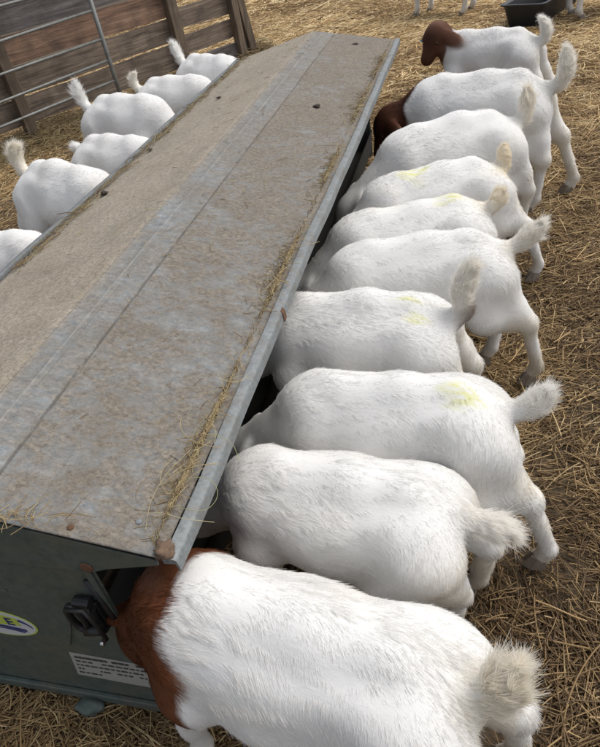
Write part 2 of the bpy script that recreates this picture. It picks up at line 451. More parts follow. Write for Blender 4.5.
bm = bmesh.new(); bm_profile(bm, [(-.472, .606), (-.4705, .6155), (-.4465, .6135), (-.4425, .607), (-.4415, .585), (-.4450, .584), (-.4475, .600)], np.linspace(1.178, 1.196, 4))
from_bm('rust_band', bm, MAT['rust'], lid)

# body: end panels, hopper, troughs, feet
def prism_xz(name, pts, y0, y1, mat, parent, bev=0):
    bm = bmesh.new()
    a = [bm.verts.new((x, y0, z)) for x, z in pts]; b = [bm.verts.new((x, y1, z)) for x, z in pts]
    bm.faces.new(a); bm.faces.new(b[::-1])
    for k in range(len(a)): bm.faces.new((a[k], a[(k + 1) % len(a)], b[(k + 1) % len(a)], b[k]))
    if bev: bmesh.ops.bevel(bm, geom=bm.edges[:], offset=bev, segments=2, affect='EDGES')
    return from_bm(name, bm, mat, parent)
def mir(pts): return pts + [(2 * XM - x, z) for x, z in reversed(pts)]
pan = mir([(-.637, .02), (-.637, .30), (-.632, .40), (-.628, .50), (-.628, .590)])
for y0, y1 in ((.515, .519), (3.70, 3.704)):
    ep = prism_xz('end_panel', pan, y0, y1, MAT['green'], feeder)
    yo = y0 if y0 < 1 else y1
    s = -1 if y0 < 1 else 1
    # folded flange down each side and along the bottom
    for sx in (-.637, 2 * XM + .637):
        bm = bmesh.new(); bm_box(bm, (sx - .006, min(yo, yo + s * .006), .03), (sx + .006, max(yo, yo + s * .006) - .0005, .54), bev=.0015); from_bm('edge_flange', bm, MAT['green'], ep)
    bm = bmesh.new(); bm_box(bm, (-1.185, min(yo, yo + s * .012), .012), (-.645, max(yo, yo + s * .012) - .0005, .040), bev=.003); from_bm('bottom_rail', bm, MAT['green'], ep)
    for bx in (-.70, -.86, -1.0, -1.13):
        disc('rivet', (bx, yo + s * .0005, .43 if s < 0 else .4), .0045, .0025, MAT['green'], ep, '-Y')
# hopper sides that narrow towards the bottom
def slab(name, x0, z0, x1, z1, th, y0, y1, mat):
    d = Vector((x1 - x0, 0, z1 - z0)).normalized(); n = Vector((-d.z, 0, d.x)) * th / 2
    return prism_xz(name, [(x0 + n.x, z0 + n.z), (x1 + n.x, z1 + n.z), (x1 - n.x, z1 - n.z), (x0 - n.x, z0 - n.z)], y0, y1, mat, feeder)
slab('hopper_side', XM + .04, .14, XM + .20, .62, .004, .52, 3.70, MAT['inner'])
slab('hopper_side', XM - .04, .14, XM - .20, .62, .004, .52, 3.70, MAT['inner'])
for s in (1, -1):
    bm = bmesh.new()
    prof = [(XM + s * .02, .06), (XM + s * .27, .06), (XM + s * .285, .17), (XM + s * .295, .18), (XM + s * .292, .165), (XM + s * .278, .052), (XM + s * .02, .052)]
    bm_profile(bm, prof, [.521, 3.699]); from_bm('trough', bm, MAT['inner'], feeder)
for (x, y) in ((-.76, .56), (-1.07, .56), (-.76, 3.66), (-1.07, 3.66)):
    bm = bmesh.new(); bm_box(bm, (x - .03, y - .03, -.03), (x + .03, y + .03, .05), bev=.004); from_bm('foot', bm, MAT['green'], feeder)
lump('foot_lug', (-.835, .490, .012), .028, MAT['green'], feeder, (1.2, .7, .6), 5, .15)

# latch: black hook loop on a bracket with a bright pin
PY = .515
latch = empty('latch', (-.6874, PY, .405)); latch.scale = (.72, 1, .85); latch.parent = feeder
def lp(*p): return (p[0] + .70, p[1] - PY, p[2] - .40)
bm = bmesh.new(); pts = []
for k in range(21):
    a = 2 * math.pi * k / 20
    pts.append(lp(-.714 + .020 * math.cos(a), PY - .024, .405 + .044 * math.sin(a)))
bm_tube(bm, pts, .0075, 10, False); from_bm('hook_loop', bm, MAT['black'], latch, True)
bm = bmesh.new(); bm_tube(bm, [lp(-.706, PY - .014, .452), lp(-.660, PY - .014, .452)], .0115, 12); bm_box(bm, lp(-.676, PY - .010, .345), lp(-.655, PY - .0005, .440), bev=.003)
bm_tube(bm, [lp(-.664, PY - .016, .43), lp(-.668, PY - .018, .39), lp(-.660, PY - .016, .35)], .0075, 8)
from_bm('bracket', bm, MAT['black'], latch, False)
bm = bmesh.new(); bm_tube(bm, [lp(-.72, PY - .033, .452), lp(-.665, PY - .033, .458), lp(-.650, PY - .033, .40), lp(-.655, PY - .030, .34)], .0048, 8)
bm_tube(bm, [lp(-.705, PY - .026, .362), lp(-.655, PY - .026, .375)], .012, 10); from_bm('lever', bm, MAT['black'], latch, True)
bm = bmesh.new(); bm_tube(bm, [lp(-.668, PY - .034, .338), lp(-.667, PY - .034, .326)], .0055, 10); from_bm('pin', bm, MAT['steel'], latch, True)
bm = bmesh.new(); bm_tube(bm, [lp(-.72, PY - .030, .455), lp(-.745, PY - .012, .42), lp(-.80, PY - .004, .30), lp(-.845, PY - .003, .22)], .0013, 6); from_bm('wire', bm, MAT['black'], latch, True)
bm = bmesh.new(); bm_tube(bm, [(-.650, .512, .505), (-.640, .510, .44), (-.632, .508, .33)], .006, 8); from_bm('stay_rod', bm, MAT['black'], feeder, True)

# oval sticker with swooshes and the letter E
def flat(name, pts, y, mat, parent, th=.0006):
    bm = bmesh.new(); a = [bm.verts.new((x, y, z)) for x, z in pts]; b = [bm.verts.new((x, y + th, z)) for x, z in pts]
    bm.faces.new(a); bm.faces.new(b[::-1])
    for k in range(len(a)): bm.faces.new((a[k], a[(k + 1) % len(a)], b[(k + 1) % len(a)], b[k]))
    return from_bm(name, bm, mat, parent)
SXc, SZc, SA, SB = -.945, .300, .094, .049
def oval(a, b, n=48): return [(SXc + a * math.cos(2 * math.pi * k / n), SZc + b * math.sin(2 * math.pi * k / n) + .0 * k) for k in range(n)]
sticker = flat('oval_sticker', oval(SA, SB), PY - .0015, MAT['lime'], feeder)
flat('sticker_face', oval(SA - .004, SB - .004), PY - .0021, MAT['white'], sticker)
def inside(x, z, s=1): return ((x - SXc) / (SA - .006)) ** 2 + ((z - SZc) / (SB - .006)) ** 2 < s
def swoosh(z0, z1, w0, w1, x0, x1, mat, yy):
    up, dn = [], []
    for k in range(14):
        t = k / 13; x = x0 + (x1 - x0) * t; zc = z0 + (z1 - z0) * t + .006 * math.sin(t * 3.14); wd = w0 + (w1 - w0) * t
        if inside(x, zc + wd) and inside(x, zc - wd): up.append((x, zc + wd)); dn.append((x, zc - wd))
    if len(up) > 2: flat('swoosh', up + dn[::-1], yy, mat, sticker)
swoosh(.291, .276, .0025, .0055, -1.02, -.858, MAT['navy'], PY - .0027)
swoosh(.281, .268, .0015, .003, -.99, -.873, MAT['navy'], PY - .0027)
swoosh(.322, .289, .0015, .005, -.885, -.858, MAT['navy'], PY - .0027)
swoosh(.318, .300, .001, .003, -.90, -.862, MAT['navy'], PY - .0028)
flat('letter_field', [(-1.01, .300), (-.940, .297), (-.888, .300), (-.888, .326), (-.93, .336), (-1.0, .328)], PY - .0030, MAT['lime'], sticker)
def letter(ch, x, z, size, mat, yy, parent, name):
    cu = bpy.data.curves.new('t', 'FONT'); cu.body = ch; cu.size = size; cu.extrude = .0003; cu.offset = size * .025
    ob = bpy.data.objects.new('t', cu); COL.objects.link(ob)
    bpy.context.view_layer.update()
    me = bpy.data.meshes.new_from_object(ob.evaluated_get(bpy.context.evaluated_depsgraph_get()))
    bpy.data.objects.remove(ob)
    me.transform(Matrix.Translation((x, yy, z)) @ Matrix.Rotation(math.pi / 2, 4, 'X'))
    me.materials.clear()
    return link_mesh(name, me, mat, parent)
letter('E', -.919, .3005, .037, MAT['navy'], PY - .0036, sticker, 'letter')
# pale label plate with faded print
plate = flat('label_plate', [(-.835, .112), (-.640, .104), (-.640, .205), (-.815, .213)], PY - .0015, MAT['plate'], feeder)
rr = random.Random(4)
bmk = bmesh.new()
for row in range(5):
    z = .196 - row * .017; x = -.808 - row * .004; h = .0040 if row == 0 else .0026
    while x < -.655:
        wd = rr.uniform(.004, .016)
        if rr.random() < .85 and not (row == 4 and x > -.77): bm_box(bmk, (x, PY - .0023, z - h), (x + wd, PY - .0018, z + h))
        x += wd + (.002 if row == 0 else .004)
from_bm('print', bmk, MAT['ink'], plate)

# ------------------------------------------------------------------ hay caught on the lid
def wisps(n, f_pos, lmin, lmax, r0, r1, bright=1.0, updown=.15, along=.6, curl=1.0, zmin=None):
    base = f_pos(n); L = lmin + (lmax - lmin) * rng.random(n) ** 1.8
    ang = np.where(rng.random(n) < along, rng.normal(math.pi / 2, .35, n), rng.uniform(0, 6.28, n)); k = 7
    bend = rng.normal(0, curl, n); pit = rng.normal(0, updown, n); pb = rng.normal(0, .5, n)
    s = np.linspace(-.5, .5, k); A = ang[:, None] + bend[:, None] * s
    Pt = pit[:, None] - np.abs(pb[:, None]) * s * .5
    st_ = (L / (k - 1))[:, None]
    px = base[:, :1] + np.cumsum(np.cos(A) * np.cos(Pt) * st_, 1) - (np.cos(ang) * L * .5)[:, None]
    py = base[:, 1:2] + np.cumsum(np.sin(A) * np.cos(Pt) * st_, 1) - (np.sin(ang) * L * .5)[:, None]
    pz = base[:, 2:] + np.cumsum(np.sin(Pt) * st_, 1)
    zl = ZR - (ZR - ZE) * np.abs(px - XM) / (XR - XM)
    zl = np.where((px > XR - .04) & (px < XR + .002), zl + .022, zl)
    onlid = (px < XR + .002) & (px > XL - .002) & (py > Y0)
    pz = np.where(onlid, np.maximum(pz, zl + .003), pz)
    pal = np.array([(.17, .11, .055), (.30, .21, .11), (.42, .33, .17), (.50, .44, .24)])
    t = np.clip(rng.normal(.5, .25, n), 0, .999) * 3; i = t.astype(int); fr = (t - i)[:, None]
    return np.stack([px, py, pz], 2), rng.uniform(r0, r1, n), (pal[i] * (1 - fr) + pal[i + 1] * fr) * bright
clump = VNoise(16, 6, 1)
def rim_pos(n):
    m = n * 4; y = Y0 + .02 + (Y1 - Y0 - .05) * rng.random(m) ** 1.25
    wgt = np.clip(.55 + .6 * clump(np.stack([0 * y, y, 0 * y], 1)), .06, 1) * np.clip(1.3 - (y - .5) / 4, .45, 1)
    y = y[rng.random(m) < wgt][:n]; n2 = len(y)
    if n2 < n: y = np.concatenate([y, rng.uniform(Y0, 2.2, n - n2)])
    x = XR - .031 - np.abs(rng.normal(0, .012, n)) + .0; return np.stack([x, y, slope_z(XR - .04) + .003 + rng.uniform(0, .007, n)], 1)
def rim_wide(n):
    p = rim_pos(n); p[:, 0] -= np.abs(rng.normal(0, .018, n)); p[:, 2] = slope_z(XR) + (XR - p[:, 0]) * .213 + .002; return p
def corner_pos(n): return np.stack([rng.normal(-.80, .09, n), rng.normal(.520, .010, n), np.full(n, .665)], 1)
def left_pos(n):
    y = rng.uniform(1.4, Y1, n); return np.stack([np.full(n, XL + .045) + np.abs(rng.normal(0, .012, n)), y, np.full(n, .615)], 1)
def lid_pos(n):
    x = rng.uniform(XL + .06, XR - .08, n); y = Y0 + .05 + 3.2 * rng.random(n); return np.stack([x, y, ZR - .1 * np.abs(x - XM) / .47 + .002], 1)
ws = [wisps(1250, rim_pos, .008, .06, .0003, .0008, .80, .05, .62, .5), wisps(110, rim_pos, .04, .13, .0003, .0006, 1.0, .2, .5, 1.2), wisps(1000, rim_wide, .006, .035, .0003, .0008, .6, .04, .3, .5),
      wisps(110, corner_pos, .02, .09, .0004, .0008, .9, .1, .0, 1.2), wisps(420, left_pos, .02, .09, .0008, .0014, .6, .08, .8, .8),
      wisps(170, lid_pos, .01, .06, .0005, .0009, .75, .03, .3, .8)]
P = np.concatenate([a[0] for a in ws]); R_ = np.concatenate([a[1] for a in ws]); C_ = np.concatenate([a[2] for a in ws])
tag(curves_obj('hay_wisps', P, R_, C_, MAT['straw'], taper=False), 'wisps of hay caught along the edges of the feeder lid', 'hay', kind='stuff')
# the loose loop of green hay hanging off the near corner
def strand(pts, k=16):
    pts = np.array(pts, float); t = np.linspace(0, len(pts) - 1, k); i = np.minimum(t.astype(int), len(pts) - 2); f = (t - i)[:, None]
    p0 = pts[np.maximum(i - 1, 0)]; p1 = pts[i]; p2 = pts[i + 1]; p3 = pts[np.minimum(i + 2, len(pts) - 1)]
    return .5 * ((2 * p1) + (p2 - p0) * f + (2 * p0 - 5 * p1 + 4 * p2 - p3) * f ** 2 + (3 * p1 - p0 - 3 * p2 + p3) * f ** 3)
S = [strand([(-.50, .62, .622), (-.465, .65, .630), (-.43, .648, .628), (-.415, .625, .618), (-.43, .60, .612), (-.47, .59, .625)]),
     strand([(-.52, .575, .622), (-.49, .572, .632), (-.45, .566, .630), (-.40, .570, .622)]),
     strand([(-.49, .74, .622), (-.455, .75, .632), (-.425, .742, .62), (-.41, .72, .60)]),
     strand([(-.51, .545, .622), (-.522, .60, .627), (-.515, .66, .630), (-.495, .72, .627)])]
tag(curves_obj('hay_loop', np.array(S), np.full(len(S), .00045), np.array([(.33, .34, .15), (.5, .44, .25), (.38, .36, .17), (.42, .36, .2)]), MAT['straw'], taper=False),
    'loose greenish hay stems looping over the near corner of the lid', 'hay', kind='stuff')

# ------------------------------------------------------------------ fence, hurdle, tub
dF = np.array([.5316, .8470, 0.0])
FA = math.atan2(dF[1], dF[0])
fence = empty('wooden_fence', (-2.2485, 6.8313, 0), FA)
tag(fence, 'weathered wooden board fence with posts behind the metal hurdle', 'fence')
def board(x0, x1, z0, z1, mat, y=0.0, tilt=0.0, name='board', th=.024):
    bm = bmesh.new(); n = 14
    L = x1 - x0; rb = random.Random(int(x0 * 100) * 7 + int(z0 * 1000))
    ph = [rb.uniform(0, 6.28) for _ in range(4)]
    rings = []
    for k in range(n + 1):
        t = k / n; x = x0 + L * t
        dz0 = .006 * math.sin(x * 3 + ph[0]) + .002 * math.sin(x * 19 + ph[1]) + tilt * (t - .5); dz1 = .006 * math.sin(x * 2.3 + ph[2]) + .002 * math.sin(x * 15 + ph[3]) + tilt * (t - .5)
        rings.append([bm.verts.new((x, y + a, zz)) for a, zz in ((0, z0 + dz0), (th, z0 + dz0), (th, z1 + dz1), (0, z1 + dz1))])
    for a, b in zip(rings[:-1], rings[1:]):
        for k in range(4): bm.faces.new((a[k], a[(k + 1) % 4], b[(k + 1) % 4], b[k]))
    bm.faces.new(rings[0][::-1]); bm.faces.new(rings[-1])
    bmesh.ops.bevel(bm, geom=[e for e in bm.edges if e.calc_face_angle(0) > 1], offset=.002, segments=1, affect='EDGES')
    return from_bm(name, bm, mat, fence)
# local x runs along the fence (0 = end post), local -y faces the pen
for (x0, x1, z0, z1, m) in ((-3.6, -.93, .13, .335, 'wood_brown'), (-3.6, -.93, .35, .545, 'wood_brown'), (-3.6, -.93, .56, .765, 'wood_red'), (-3.6, -.93, .78, .98, 'wood_dark'), (-3.6, -.93, .995, 1.18, 'wood_dark'),
                            (-.93, -.17, .225, .375, 'wood_brown'), (-.93, -.17, .435, .60, 'wood_brown'), (-.93, -.17, .70, .86, 'wood_brown'), (-.93, -.17, .95, 1.12, 'wood_dark')):
    board(x0, x1, z0, z1, MAT[m], .0, rng.uniform(-.01, .01))
board(-.70, -.14, .03, .185, MAT['wood_dark'], -.03, 0)
def post(x, wd, y0, y1, h, lean=0.0):
    bm = bmesh.new(); vs = bm_box(bm, (x - wd / 2, y0, -.1), (x + wd / 2, y1, h), bev=.006)
    for v in bm.verts: v.co.x += lean * v.co.z
    # vertical grain: the wood shader's long axis is x, so the post mesh is kept in its own rotated object
    bmesh.ops.transform(bm, matrix=Matrix.Rotation(math.pi / 2, 4, 'Y'), verts=bm.verts)
    o = from_bm('post', bm, MAT['wood_post'], fence); o.rotation_euler = (0, -math.pi / 2, 0); return o
post(-.93, .10, -.085, -.0015, 1.25); post(-.235, .075, -.085, -.0015, 1.25); post(-.075, .085, -.06, .03, 1.25, -.12); post(-2.55, .09, -.085, -.0015, 1.25)

hur = empty('metal_hurdle', (-3.1227 * .97, 5.4911 * .97, .042), FA); hur.scale = (.97, .97, .97)
tag(hur, 'galvanised tubular sheep hurdle standing in front of the wooden fence', 'hurdle')
bm = bmesh.new(); bm_tube(bm, [(-.03, 0, -.05), (-.035, 0, .3), (-.035, 0, 1.12)], .019, 12); from_bm('end_tube', bm, MAT['gate'], hur, True)
bm = bmesh.new(); bm_tube(bm, [(-2.3, 0, .03), (-2.3, 0, 1.12)], .019, 12); from_bm('end_tube', bm, MAT['gate'], hur, True)
for z0, z1 in ((.215, .180), (.38, .345), (.548, .525), (.765, .735), (.965, .955), (1.10, 1.10)):
    bm = bmesh.new(); bm_tube(bm, [(-.053, 0, z0), (-1.1, 0, z1), (-2.282, 0, 2 * z1 - z0)], .0115, 10); from_bm('rail', bm, MAT['gate'], hur, True)

# hay heaped at the foot of the fence
def heap_pos(n):
    t = rng.uniform(-3.0, .1, n); o = np.abs(rng.normal(0, .20, n)) + .05
    x = -2.2485 + dF[0] * t + dF[1] * (o - .1); y = 6.8313 + dF[1] * t - dF[0] * (o - .1)
    return np.stack([x, y, np.clip(.15 - o * .33, .01, 1) * rng.random(n) * (.55 + .45 * np.sin(t * 5 + 1))], 1)
a = wisps(9000, heap_pos, .05, .22, .001, .002, .75, .2, 0, .8)
tag(curves_obj('hay_heap', a[0], a[1], a[2], MAT['straw'], taper=False), 'loose hay heaped along the foot of the wooden fence', 'hay', kind='stuff')

def build_tub():
    t = empty('feed_tub', (.50, 6.98, 0), math.atan2(.90, .42))
    tag(t, 'black plastic trough lying open on the straw at the top right', 'trough')
    bm = bmesh.new()
    def ring(l, w_, z, r=.05):
        pts = []
        for sx, sy, a0 in ((1, 1, 0), (-1, 1, 90), (-1, -1, 180), (1, -1, 270)):
            for k in range(5):
                a = math.radians(a0 + 22.5 * k); pts.append(bm.verts.new((sx * (l - r) + r * math.cos(a), sy * (w_ - r) + r * math.sin(a), z)))
        return pts
    rs = [ring(.44, .15, 0), ring(.49, .185, .175), ring(.51, .205, .178), ring(.51, .205, .19), ring(.49, .185, .192), ring(.475, .172, .18), ring(.43, .14, .012)]
    for p_, q_ in zip(rs[:-1], rs[1:]):
        for k in range(20): bm.faces.new((p_[k], p_[(k + 1) % 20], q_[(k + 1) % 20], q_[k]))
    bm.faces.new(rs[0][::-1]); bm.faces.new(rs[-1])
    o = from_bm('basin', bm, MAT['tub'], t)
build_tub()

# ------------------------------------------------------------------ goats
def roundcone(p, a, b, r1, r2):
    a = np.asarray(a, float); b = np.asarray(b, float)
    ba = b - a; l2 = ba @ ba
    h = np.clip(((p - a) @ ba) / l2, 0, 1)
    return np.linalg.norm(p - a - h[:, None] * ba, axis=1) - (r1 + (r2 - r1) * h)
def ellipsoid(p, c, r, ax=None):
    q = p - np.asarray(c)
    if ax is not None: q = q @ ax
    k0 = np.linalg.norm(q / r, axis=1); k1 = np.linalg.norm(q / (np.asarray(r) ** 2), axis=1) + 1e-9
    return k0 * (k0 - 1) / k1
def smin(a, b, k):
    h = np.clip(.5 + .5 * (b - a) / k, 0, 1); return b * (1 - h) + a * h - k * h * (1 - h)
def surface_nets(fn, lo, hi, st):
    n = np.ceil((np.array(hi) - lo) / st).astype(int) + 1
    g = [lo[i] + st * np.arange(n[i]) for i in range(3)]
    G = np.stack(np.meshgrid(*g, indexing='ij'), -1).reshape(-1, 3)
    V = fn(G).reshape(n)
    ins = V < 0
    c = np.zeros(tuple(n - 1), int)
    for dx in (0, 1):
        for dy in (0, 1):
            for dz in (0, 1): c += ins[dx:n[0] - 1 + dx, dy:n[1] - 1 + dy, dz:n[2] - 1 + dz]
    act = (c > 0) & (c < 8); idx = -np.ones(act.shape, int); ci = np.argwhere(act); idx[act] = np.arange(len(ci))
    acc = np.zeros((len(ci), 3)); cnt = np.zeros(len(ci))
    cor = [(a, b, d) for a in (0, 1) for b in (0, 1) for d in (0, 1)]
    for a in range(8):
        for b in range(a + 1, 8):
            A, B = np.array(cor[a]), np.array(cor[b])
            if abs(A - B).sum() != 1: continue
            va = V[tuple((ci + A).T)]; vb = V[tuple((ci + B).T)]; m = (va < 0) != (vb < 0)
            t = np.where(m, va / np.where(m, va - vb, 1), 0)
            acc[m] += (A + t[:, None] * (B - A))[m]; cnt[m] += 1
    v = np.array(lo) + st * (ci + acc / cnt[:, None])
    F = []
    for ax in range(3):
        u, w_ = (ax + 1) % 3, (ax + 2) % 3
        s0 = [slice(None)] * 3; s1 = [slice(None)] * 3; s0[ax] = slice(0, -1); s1[ax] = slice(1, None)
        a, b = ins[tuple(s0)], ins[tuple(s1)]
        e = np.argwhere(a != b); e = e[(e[:, u] > 0) & (e[:, w_] > 0) & (e[:, u] < n[u] - 1) & (e[:, w_] < n[w_] - 1)]
        fl = a[tuple(e.T)]
        q = []
        for du, dw in ((0, 0), (-1, 0), (-1, -1), (0, -1)):
            o = e.copy(); o[:, u] += du; o[:, w_] += dw; q.append(idx[tuple(o.T)])
        q = np.stack(q, 1); q[~fl] = q[~fl][:, ::-1]; F.append(q)
    return v, np.concatenate(F)

WHITE = np.array((.875, .866, .845)); CREAM = np.array((.87, .80, .66)); BROWN = np.array((.145, .052, .022)); LIME = np.array((.80, .80, .36)); DARKB = np.array((.06, .022, .012))
fur_wave = VNoise(26, 9, 3); fur_lock = VNoise(230, 12, 3, .35); fur_lock2 = VNoise(520, 12, 3, .3); fur_len = VNoise(60, 8, 1); stain = VNoise(40, 8, 1); lumpn = VNoise(28, 9, 1); ridge_n = VNoise(75, 10, 1, .4)

def make_goat(label, tail_at, shoulder, scale=1.0, wid=1.0, tail='up', tail_dir=None, neck=(.185, 0.0, -.14), head_dir=None, fur=24000, hind=((-.03, .085), (-.06, -.09)),
              front=((.43, .07), (.40, -.075)), brown_from=.70, spots=(), cream=0.0, group='white goats feeding along the right side of the feeder', view_head=False, gate=.25, lx=1.0, zmin=.215, bslope=.2, nw=1.0, curl=.6, brown=None, tags=None, cell=.009,
              arch=0.0, tail_len=.12, dirt=0, height=None, seed=1, hl=1.0, legs_only=False):
    if view_head: cell = .0065
    T = np.array(tail_at, float); S_ = np.array(shoulder, float); fw = S_ - T; ang = math.atan2(fw[1], fw[0])
    goat = empty('goat', (T[0], T[1], 0), ang)
    tag(goat, label, 'goat', group)
    sc = scale; nz = height or 1.0
    r = np.random.default_rng(seed)
    prims = []   # (kind fn, k, flow, furlen, region)
    def C(a, b, ra, rb, k=.03, flow=(-1, 0, -.45), fl=.016, reg='body'): prims.append((lambda p, a=a, b=b, ra=ra, rb=rb: roundcone(p, a, b, ra, rb), k, np.array(flow, float), fl, reg))
    def E(c, rad, k=.03, flow=(-1, 0, -.45), fl=.016, reg='body', ax=None): prims.append((lambda p: ellipsoid(p, c, np.array(rad), ax), k, np.array(flow, float), fl, reg))
    W = wid
    # trunk
    E((.250, 0, .347 + arch * .5), (.195, .122 * W, .128), .04)
    E((.125, 0, .375), (.120, .078 * W, .088), .05)
    E((.385, 0, .370), (.110, .082 * W, .100), .05)
    C((.012, 0, .400), (.11, 0, .455), .022, .022, .04)
    C((.11, 0, .450), (.22, 0, .453 + arch), .028, .030, .05)
    C((.22, 0, .453 + arch), (.38, 0, .452), .030, .030, .05)
    C((.38, 0, .460), (.46, 0, .425), .026, .03, .04)
    for s in (1, -1):
        E((.095, s * .046 * W, .372), (.080, .047 * W, .075), .035)
        C((.130, s * .058 * W, .430), (.16, s * .062 * W, .425), .020, .018, .03)
        C((.425, s * .034 * W, .430), (.40, s * .076 * W, .30), .034, .050, .03)
    # hind legs
    for s, (hx, hy) in zip((1, -1), hind):
        e = min(max((-.02 - hx) / .10, 0), 1)                    # how far the leg is stretched back
        hip = (.09 - .015 * e, s * .060 * W, .36); stf = (.130 + hx * .2 - .05 * e, s * .086 * W, .255 - .0 * e); hock = (hx - .010 + .080 * e, hy * .93 + s * .004, .200 + .022 * e); fet = (hx + .006 + .004 * e, hy, .055); hf = (hx + .022, hy, .028)
        C(hip, stf, .072, .054, .045, (-.5, 0, -1), .014)
        C((.045 - .02 * e, s * .066 * W, .345), (hock[0] * .6 + .02, (s * .07 * W + hy) / 2, .26), .050, .036, .04, (-.4, 0, -1), .016)
        C(stf, hock, .046, .0235, .03, (-.3, 0, -1), .014, 'leg'); C((hock[0] * .6 + .02, (s * .07 * W + hy) / 2, .26), hock, .034, .024, .03, (-.3, 0, -1), .014, 'leg')
        C(hock, fet, .0225, .0185, .02, (0, 0, -1), .018, 'leg'); C(fet, hf, .0195, .0205, .012, (.2, 0, -1), .016, 'leg')
    # front legs
    for s, (fx, fy) in zip((1, -1), front):
        C((.425, s * .075 * W, .30), ((.405 + fx) / 2, fy * .5 + s * .04, .215), .047, .032, .03, (-.1, 0, -1), .013, 'leg'); C(((.405 + fx) / 2, fy * .5 + s * .04, .215), (fx, fy, .135), .031, .023, .02, (0, 0, -1), .010, 'leg')
        C((fx, fy, .135), (fx, fy, .05), .022, .0165, .015, (0, 0, -1), .009, 'leg'); C((fx, fy, .05), (fx + .012, fy, .025), .020, .021, .012, (0, 0, -1), .009, 'leg')
    # neck and head
    nb = np.array((.435, 0, .385)); ne = nb + np.array(neck); nd = np.array(neck) / np.linalg.norm(neck)
    C(tuple(nb), tuple(ne), .076 * nw, .055 * nw, .05, tuple(-nd), .015, 'neck')
    hd = np.array(head_dir if head_dir is not None else (.62, 0, -.78)); hd /= np.linalg.norm(hd)
    side = np.cross((0, 0, 1), hd); side /= np.linalg.norm(side); up = np.cross(hd, side)
    hb = ne + up * .012
    C(tuple(ne), tuple(hb + hd * .03), .055 * hl, .047 * hl, .03, tuple(-hd), .010, 'head')
    C(tuple(hb + hd * .015), tuple(hb + hd * .13 - up * .012), .046 * hl, .027 * hl, .02, tuple(-hd), .006, 'head')
    C(tuple(hb + hd * .04 - up * .03), tuple(hb + hd * .12 - up * .027), .028, .018, .02, tuple(-hd), .006, 'head')
    for s in (1, -1):
        e0 = hb + side * s * .040 * hl + up * .014
        e1 = e0 + (side * s * .062 - up * .018 if view_head else side * s * .004 - hd * .03)
        e2 = e1 + (side * s * .036 - up * .050 + hd * .012 if view_head else -hd * .04)
        ax = np.stack([(e2 - e0) / np.linalg.norm(e2 - e0), np.cross((e2 - e0) / np.linalg.norm(e2 - e0), hd), hd], 1)
        ax[:, 1] /= np.linalg.norm(ax[:, 1]); ax[:, 2] = np.cross(ax[:, 0], ax[:, 1])
        E(tuple((e0 + e2) / 2), (.076 if view_head else .045, .013, .034), .010, tuple(e2 - e0), .006, 'head', ax)
    # tail
    td = np.array(tail_dir if tail_dir is not None else (-.45, 0, .9), float); td /= np.linalg.norm(td)
    t0 = np.array((.010, 0, .405)); tl = tail_len * .80
    a0 = math.atan2(td[2], -td[0]); hl_ = math.hypot(td[0], td[2]); tp = [t0]; tdir = []
    for q in range(5):
        aa = (a0 * .55 if q == 0 else a0) + curl * max(q - 1, 0) / 3.0
        dd = np.array((-math.cos(aa) * hl_, td[1], math.sin(aa) * hl_)); tdir.append(dd); tp.append(tp[-1] + dd * tl * (.26, .24, .22, .17, .11)[q])
    t3 = tp[-1]
    for q, (ra, rb) in enumerate(((.027, .021), (.021, .021), (.021, .021), (.021, .015), (.015, .006))):
        C(tuple(tp[q]), tuple(tp[q + 1]), ra, rb, .035 if q == 0 else .012, tuple(tdir[q]), (.016, .022, .028, .032, .034)[q], 'tail')
    subs = [((.185, s_ * .128 * W, .385), (.045, .012, .045)) for s_ in (1, -1)] + [((.0, 0, .30), (.045, .020, .09))]
    kk = [q[1] for q in prims]
    def fn(p):
        d = prims[0][0](p)
        for q in prims[1:]: d = smin(d, q[0](p), q[1])
        for c_, r_ in subs: d = -smin(-d, ellipsoid(p, c_, np.array(r_)), .045)
        return d
    lo = np.array((-.26, -.26, -.0)); hi = np.array((.95, .26, .72))
    # crop the grid to what the primitives cover
    pts_all = np.array([t3, hb + hd * .17])
    lo = np.minimum(lo, pts_all.min(0) - .05); hi = np.maximum([.62, .25, .62], pts_all.max(0) + .09); lo[0] = min(-.14, t3[0] - .05, min(h[0] for h in hind) - .06); lo[1] = min(-.19, pts_all[:, 1].min() - .09); hi[1] = max(.19, pts_all[:, 1].max() + .09); lo[2] = min(0, hb[2] + hd[2] * .17 - .04)
    v, F = surface_nets(fn, lo, hi, cell)
    # relax the net a little
    E_ = np.concatenate([F[:, [0, 1]], F[:, [1, 2]], F[:, [2, 3]], F[:, [3, 0]]])
    for _ in range(3):
        s_ = np.zeros_like(v); c_ = np.zeros(len(v)); np.add.at(s_, E_[:, 0], v[E_[:, 1]]); np.add.at(c_, E_[:, 0], 1); np.add.at(s_, E_[:, 1], v[E_[:, 0]]); np.add.at(c_, E_[:, 1], 1)
        v = v * .5 + .5 * s_ / np.maximum(c_, 1)[:, None]
    def normals():
        a, b, c, d = (v[F[:, i]] for i in range(4)); fnm = np.cross(c - a, d - b)
        n_ = np.zeros_like(v)
        for i in range(4): np.add.at(n_, F[:, i], fnm)
        return n_ / (np.linalg.norm(n_, axis=1)[:, None] + 1e-12)
    N = normals()
    off = r.uniform(-9, 9, 3)
    dist = np.stack([q[0](v) for q in prims], 1)
    wt = np.exp(-np.clip(dist - dist.min(1)[:, None], 0, .2) / .018); wt /= wt.sum(1)[:, None]
    regs = np.array([q[4] for q in prims]); rbody = wt[:, regs == 'body'].sum(1); rtail = wt[:, regs == 'tail'].sum(1); rleg = wt[:, regs == 'leg'].sum(1); rneck = wt[:, (regs == 'neck')].sum(1); rhead = wt[:, regs == 'head'].sum(1)
